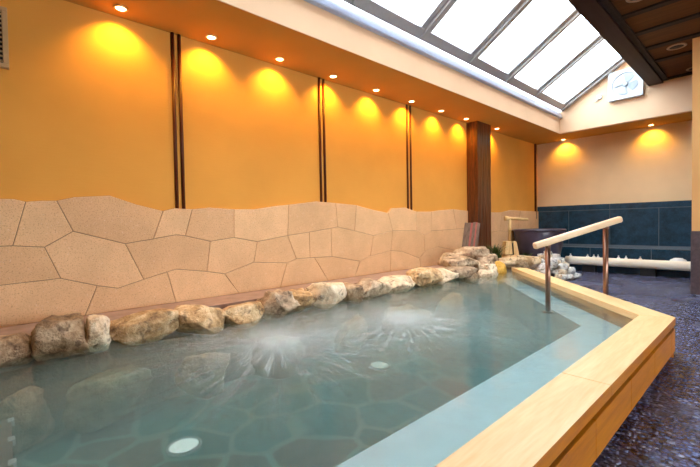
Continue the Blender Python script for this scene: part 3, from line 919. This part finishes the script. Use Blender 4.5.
bm = bmesh.new(); taper(bm, -0.155, 0.015, -0.125, 0.005, 0.0, 0.075); taper(bm, -0.145, 0.012, -0.105, 0.003, 0.09, 0.345); obj('plank_box', bm, M['box_wood'], sp_, 0.006)
bm = bmesh.new(); taper(bm, 0.045, 0.155, 0.035, 0.10, 0.0, 0.345); obj('plank_box', bm, M['box_wood'], sp_, 0.006)
bm = bmesh.new(); taper(bm, 0.014, 0.046, 0.006, 0.034, 0.0, 0.31, 0.09, 0.07); obj('gap_shade_strip', bm, M['black'], sp_)  # black strip stands in for shade between the planks
bm = bmesh.new()
top = C0 + Vector((0, 0, 0.80))
add_tube(bm, [C0 + Vector((0, 0, 0.33)), C0 + Vector((0, 0, 0.56)), C0 + Vector((0, 0, 0.565)), C0 + Vector((0, 0, 0.575)), C0 + Vector((0, 0, 0.58)), top], [0.03, 0.03, 0.034, 0.034, 0.03, 0.03], 16)
obj('upright_pipe', bm, M['box_wood'], sp_)
bm = bmesh.new()
e0 = top - vx * 0.10 + Vector((0, 0, 0.0)); e1 = top + vx * 0.36 + Vector((0, 0, -0.03))
add_tube(bm, [e0, e0 + (e1 - e0) * .1, e0 + (e1 - e0) * .22, e1], [0.045, 0.05, 0.032, 0.024], 16)
obj('spout_pipe', bm, M['box_wood'], sp_)

pot = thing('ceramic_tub', 'big dark purple glazed ceramic tub standing in the corner', 'tub', (-3.40, 8.60, 0))
bm = bmesh.new()
prof = [(0, 0.0), (0.30, 0.0), (0.34, 0.03), (0.39, 0.25), (0.44, 0.50), (0.485, 0.74), (0.505, 0.88), (0.50, 0.89), (0.47, 0.88), (0.45, 0.74), (0.40, 0.50), (0.35, 0.25), (0.28, 0.08), (0, 0.07)]
add_lathe(bm, prof, (-3.40, 8.60, 0), 56)
obj('body', bm, M['pot'], pot)
bm = bmesh.new()
add_lathe(bm, [(0.465, 0.885), (0.50, 0.872), (0.528, 0.885), (0.532, 0.905), (0.52, 0.922), (0.49, 0.925), (0.465, 0.905), (0.465, 0.885)], (-3.40, 8.60, 0), 56)
obj('rim', bm, M['pot'], pot)

# ------------------------------------------------------------------ log bench, bottles and bowl at the end wall
lg = thing('log_bench', 'low pale whitish log along the black wall on dark blocks', 'log', (-2.0, 9.2, 0))
bm = bmesh.new()
npt = 24
ringp = [(0.095 * math.copysign(abs(math.cos(t)) ** 0.75, math.cos(t)), 0.086 * math.copysign(abs(math.sin(t)) ** 0.75, math.sin(t))) for t in [2 * math.pi * k / npt for k in range(npt)]]
rings = []
for i in range(21):
    x = -3.05 + i / 20 * 2.75
    w = 1 + 0.03 * noise.noise(Vector((x * 1.3, 0, 0)))
    rings.append([bm.verts.new((x, 9.2 + a * w, 0.226 + b * w)) for a, b in ringp])
for r0, r1 in zip(rings, rings[1:]):
    for k in range(npt):
        f = bm.faces.new((r0[k], r0[(k + 1) % npt], r1[(k + 1) % npt], r1[k])); f.smooth = True
bm.faces.new(rings[0][::-1]); bm.faces.new(rings[-1])
obj('log', bm, M['log_wood'], lg, 0.0)
for x in (-2.6, -1.6, -0.55):
    obj('foot_block', (lambda b: (add_box(b, (x - .12, 9.14, 0), (x + .12, 9.27, 0.15)), b)[1])(bmesh.new()), M['black'], lg)
struct(boxo('trim_shelf', (WX + .01, 9.32, 0.0), (-0.2, BY - 0.175, 0.22), M['slate']))
lbs = [('white bottle standing alone at the cobble heap end of the black shelf', -3.06, 0.055), ('first white bottle of the close trio on the black shelf', -2.72, 0.06),
       ('middle white bottle of the close trio on the black shelf', -2.60, 0.055), ('third white bottle of the close trio, nearest the rear rail post', -2.52, 0.045),
       ('squat white bottle just past the rear rail post', -2.15, 0.05), ('white bottle second past the rear rail post', -2.02, 0.045), ('white bottle standing alone nearest the upturned bowl', -1.78, 0.05)]
for lb, x, w in lbs:
    t = thing('bottle', lb, 'bottle', (x, 9.5, 0.22), 'bottles on the black shelf')
    bm = bmesh.new()
    add_lathe(bm, [(0, 0), (w * .55, 0), (w * .6, 0.01), (w * .6, 0.075), (w * .45, 0.092), (0.010, 0.098), (0.010, 0.105), (0, 0.105)], (x, 9.5, 0.22), 18)
    obj('body', bm, M['ceramic'], t)
    bm = bmesh.new()
    add_lathe(bm, [(0, 0.104), (0.012, 0.104), (0.012, 0.128), (0.0, 0.128)], (x, 9.5, 0.22), 12)
    add_tube(bm, [(x, 9.5, 0.345), (x, 9.465, 0.343)], 0.005, 8)
    obj('pump', bm, M['ceramic'], t)
bm = bmesh.new()
add_lathe(bm, [(0.145, 0.0), (0.15, 0.005), (0.14, 0.05), (0.115, 0.095), (0.075, 0.112), (0.07, 0.122), (0.06, 0.122), (0.055, 0.112), (0, 0.112)], (-1.20, 9.52, 0.22), 36)
tag(obj('wash_bowl', bm, M['ceramic']), 'white wash bowl upturned on the black shelf near the partition', 'bowl')

# ------------------------------------------------------------------ plants
def grass(name, label, x, y, z, nb, h, seed):
    nb = int(nb * 1.6)
    rnd = random.Random(seed)
    bm = bmesh.new()
    for _ in range(nb):
        a = rnd.uniform(0, 2 * math.pi); ln = h * rnd.uniform(.55, 1); bend = rnd.uniform(.1, .6) * ln
        bx, by = x + rnd.uniform(-.05, .05), y + rnd.uniform(-.05, .05)
        w = rnd.uniform(.012, .022)
        sdv = Vector((-math.sin(a), math.cos(a), 0))
        prev = None
        for k in range(5):
            f = k / 4
            p = Vector((bx + math.cos(a) * bend * f * f, by + math.sin(a) * bend * f * f, z + ln * f * (1 - .25 * f)))
            ww = w * (1 - f) + 0.0008
            cur = (bm.verts.new(p - sdv * ww), bm.verts.new(p + sdv * ww + Vector((0, 0, .002))))
            if prev: bm.faces.new((prev[0], prev[1], cur[1], cur[0]))
            prev = cur
    tag(obj(name, bm, M['leaf'], normals=False), label, 'plant')
grass('grass_tuft', 'tall dark green grass tuft at the foot of the timber post', -3.38, 6.62, 0.36, 60, 0.46, 1)
grass('grass_tuft', 'grass tuft leaning over the capping boulder by the post', -3.50, 6.42, 0.36, 40, 0.42, 7)
grass('grass_tuft', 'short grass tuft between the plank box and the tall grass tuft', -3.50, 6.95, 0.36, 40, 0.24, 2)
grass('grass_tuft', 'low grass tuft in front of the dark ceramic tub', -3.22, 7.55, 0.33, 40, 0.22, 3)

# ------------------------------------------------------------------ lamps
def spot(x, y, z, parent, energy, tilt):
    ld = bpy.data.lights.new('lamp_beam', 'SPOT')
    ld.energy = energy; ld.color = LAMP_COL; ld.spot_size = math.radians(118); ld.spot_blend = 0.8; ld.shadow_soft_size = 0.03
    lo = bpy.data.objects.new('lamp_beam', ld); COL.objects.link(lo)
    lo.parent = parent; lo.location = (0, 0, -0.012)
    lo.rotation_euler = tilt
lbl = ['first', 'second', 'third', 'fourth', 'fifth', 'sixth', 'seventh', 'eighth', 'ninth']
LX = -3.785
lys = [0.803 + 0.793 * i for i in range(8)] + [7.52]
pts = [(LX, y, '%s glowing downlight along the long soffit counted from the vent' % w) for y, w in zip(lys, lbl)]
pts = pts[:7] + [(LX, lys[7], 'glowing downlight tucked just before the timber post'), (LX, lys[8], 'glowing downlight just past the timber post')]
pts += [(-3.30, 9.78, 'glowing downlight in the end soffit nearest the corner'), (-1.655, 9.76, 'glowing downlight in the end soffit below the fan')]
for x, y, lb in pts:
    t = thing('recessed_downlight', lb, 'ceiling light', (x, y, SZ), 'warm downlights in the soffit')
    bm = bmesh.new()
    add_lathe(bm, [(0.040, -0.001), (0.055, -0.001), (0.057, -0.004), (0.050, -0.010), (0.042, -0.010), (0.040, -0.001)], (x, y, SZ), 28)
    obj('trim_ring', bm, M['rim_trim'], t)
    bm = bmesh.new()
    add_lathe(bm, [(0, -0.012), (0.020, -0.0115), (0.036, -0.008), (0.041, -0.002), (0, -0.001)], (x, y, SZ), 24)
    obj('bulb', bm, M['bulb'], t)
    spot(x, y, SZ, t, LAMP_W * (0.8 if y > 9.5 else 1.0), (math.radians(22), 0, 0) if y > 9.5 else (0, math.radians(22), 0))
for x, y, lb in ((-1.05, 5.48, 'unlit round downlight in the dark board ceiling at the picture top'), (-0.97, 7.50, 'unlit round downlight in the middle of the dark board ceiling'),
                 (-0.90, 8.82, 'unlit round downlight in the dark board ceiling nearest the fan wall')):
    t = thing('ceiling_downlight', lb, 'ceiling light', (x, y, 3.66), 'unlit lights in the board ceiling')
    bm = bmesh.new()
    add_lathe(bm, [(0.085, -0.001), (0.115, -0.001), (0.118, -0.006), (0.105, -0.014), (0.088, -0.014), (0.085, -0.001)], (x, y, 3.66), 32)
    obj('trim_ring', bm, M['ring_dark'], t)
    bm = bmesh.new()
    add_lathe(bm, [(0, -0.003), (0.086, -0.003), (0.086, -0.001), (0, -0.001)], (x, y, 3.66), 32)
    obj('lens', bm, M['black'], t)

# pool lamps in the floor
for x, y, lb in ((-2.468, 0.797, 'round pale lamp in the pool floor near the picture bottom'), (-2.543, 2.662, 'round pale lamp in the pool floor beside the farther foam')):
    t = thing('pool_lamp', lb, 'pool light', (x, y, -0.28), 'lamps in the pool floor')
    bm = bmesh.new()
    add_lathe(bm, [(0.085, 0), (0.105, 0), (0.105, 0.012), (0.088, 0.016), (0.085, 0.0)], (x, y, -0.28), 32)
    obj('bezel', bm, M['ceramic'], t)
    bm = bmesh.new()
    add_lathe(bm, [(0, 0.012), (0.05, 0.011), (0.084, 0.008), (0.084, 0.001), (0, 0.001)], (x, y, -0.28), 32)
    obj('lens', bm, M['pool_lamp'], t)

# ------------------------------------------------------------------ fan, bracket, vent, submerged step
fan = thing('ventilation_fan', 'square white ventilation fan on the gable wall under the dark beam', 'fan', (-1.95, GY, 3.74))
bm = bmesh.new()
fx0, fx1, fz0, fz1 = -2.20, -1.64, 3.435, 3.995
add_box(bm, (fx0, GY - 0.03, fz0), (fx1, GY, fz1))
fc = Vector(((fx0 + fx1) / 2, 0, (fz0 + fz1) / 2))
# square front with a round opening
N_ = 48
outer, inner = [], []
for k in range(N_):
    t = 2 * math.pi * k / N_
    c_, s_ = math.cos(t), math.sin(t)
    q = 0.28 / max(abs(c_), abs(s_))
    outer.append((fc.x + c_ * q, fc.z + s_ * q)); inner.append((fc.x + c_ * 0.215, fc.z + s_ * 0.215))
vo = [bm.verts.new((x, GY - 0.10, z)) for x, z in outer]; vi = [bm.verts.new((x, GY - 0.10, z)) for x, z in inner]
vb = [bm.verts.new((x, GY - 0.03, z)) for x, z in outer]; vk = [bm.verts.new((x, GY - 0.078, z)) for x, z in inner]
bm.faces.new(vk)
for k in range(N_):
    j = (k + 1) % N_
    bm.faces.new((vo[k], vo[j], vi[j], vi[k])); bm.faces.new((vo[k], vo[j], vb[j], vb[k])); bm.faces.new((vi[k], vi[j], vk[j], vk[k]))
obj('housing', bm, M['white_plastic'], fan, 0.004)
for b_ in range(4):
    bm = bmesh.new()
    a0 = math.pi / 2 * b_ + 0.5
    pr = None
    for k in range(7):
        a = a0 + k / 6 * 1.1
        y = GY - 0.083 - k / 6 * 0.014
        cur = [bm.verts.new((fc.x + r_ * math.cos(a + (r_ - .05) * 1.2), y, fc.z + r_ * math.sin(a + (r_ - .05) * 1.2))) for r_ in (0.045, 0.11, 0.16, 0.205 - 0.02 * abs(k - 3) / 3)]
        if pr:
            for i in range(3): bm.faces.new((pr[i], pr[i + 1], cur[i + 1], cur[i]))
        pr = cur
    o = obj('blade', bm, M['fan_grey'], fan)
    sm = o.modifiers.new('thick', 'SOLIDIFY'); sm.thickness = 0.004
bm = bmesh.new()
add_tube(bm, [(fc.x, GY - 0.035, fc.z), (fc.x, GY - 0.102, fc.z), (fc.x, GY - 0.108, fc.z)], [0.05, 0.048, 0.03], 24)
obj('hub', bm, M['fan_grey'], fan)
br = thing('wall_bracket', 'small white pull switch on the gable wall beside the fan', 'switch', (-2.37, GY, 3.58))
obj('body', (lambda b: (add_box(b, (-2.41, GY - 0.04, 3.55), (-2.33, GY, 3.63)), b)[1])(bmesh.new()), M['white_plastic'], br, 0.008)
bm = bmesh.new(); add_tube(bm, [(-2.40, GY - 0.03, 3.55), (-2.42, GY - 0.035, 3.50), (-2.45, GY - 0.03, 3.53)], 0.008, 10);
obj('cord', bm, M['white_plastic'], br)

vt = thing('wall_vent', 'white louvred vent in lamplit tan high on the ochre wall at the picture edge', 'vent', (WX, -0.15, 2.56))
bm = bmesh.new()
va, vb_, vz0, vz1 = -0.40, 0.066, 2.335, 2.79
for lo, hi in (((WX, va, vz0), (WX + .05, vb_, vz0 + .03)), ((WX, va, vz1 - .03), (WX + .05, vb_, vz1)), ((WX, va, vz0 + .03), (WX + .05, va + .03, vz1 - .03)), ((WX, vb_ - .034, vz0 + .03), (WX + .05, vb_, vz1 - .03))):
    add_box(bm, lo, hi)
obj('frame', bm, M['lamp_tan_plastic'], vt, 0.004)
boxo('back_plate', (WX, va + .03, vz0 + .03), (WX + .006, vb_ - .034, vz1 - .03), M['black'], vt)
bm = bmesh.new()
for i in range(11):
    z = vz0 + 0.05 + i * 0.035
    add_box(bm, (WX + .012, va + .03, z), (WX + .042, vb_ - .034, z + .006), rot=Matrix.Rotation(0.6, 3, 'Y'))
obj('louvre_slats', bm, M['lamp_tan_plastic'], vt)

st = thing('submerged_step', 'reddish brown step under the water at the lower picture corner with white edge clips', 'step', (-2.5, -0.3, -0.28))
obj('step_top', (lambda b: (add_box(b, (-3.03, -0.75, -0.04), (-1.7, 0.0, 0.0)), b)[1])(bmesh.new()), M['step_red'], st, 0.006)
obj('riser', (lambda b: (add_box(b, (-3.0, -0.72, -0.28), (-1.73, -0.03, -0.04)), b)[1])(bmesh.new()), M['step_red'], st)
for x in (-2.95, -2.68, -2.41, -2.14):
    obj('edge_clip', (lambda b: (add_box(b, (x - .025, -0.02, -0.03), (x + .025, 0.012, 0.006)), b)[1])(bmesh.new()), M['ceramic'], st, 0.003)
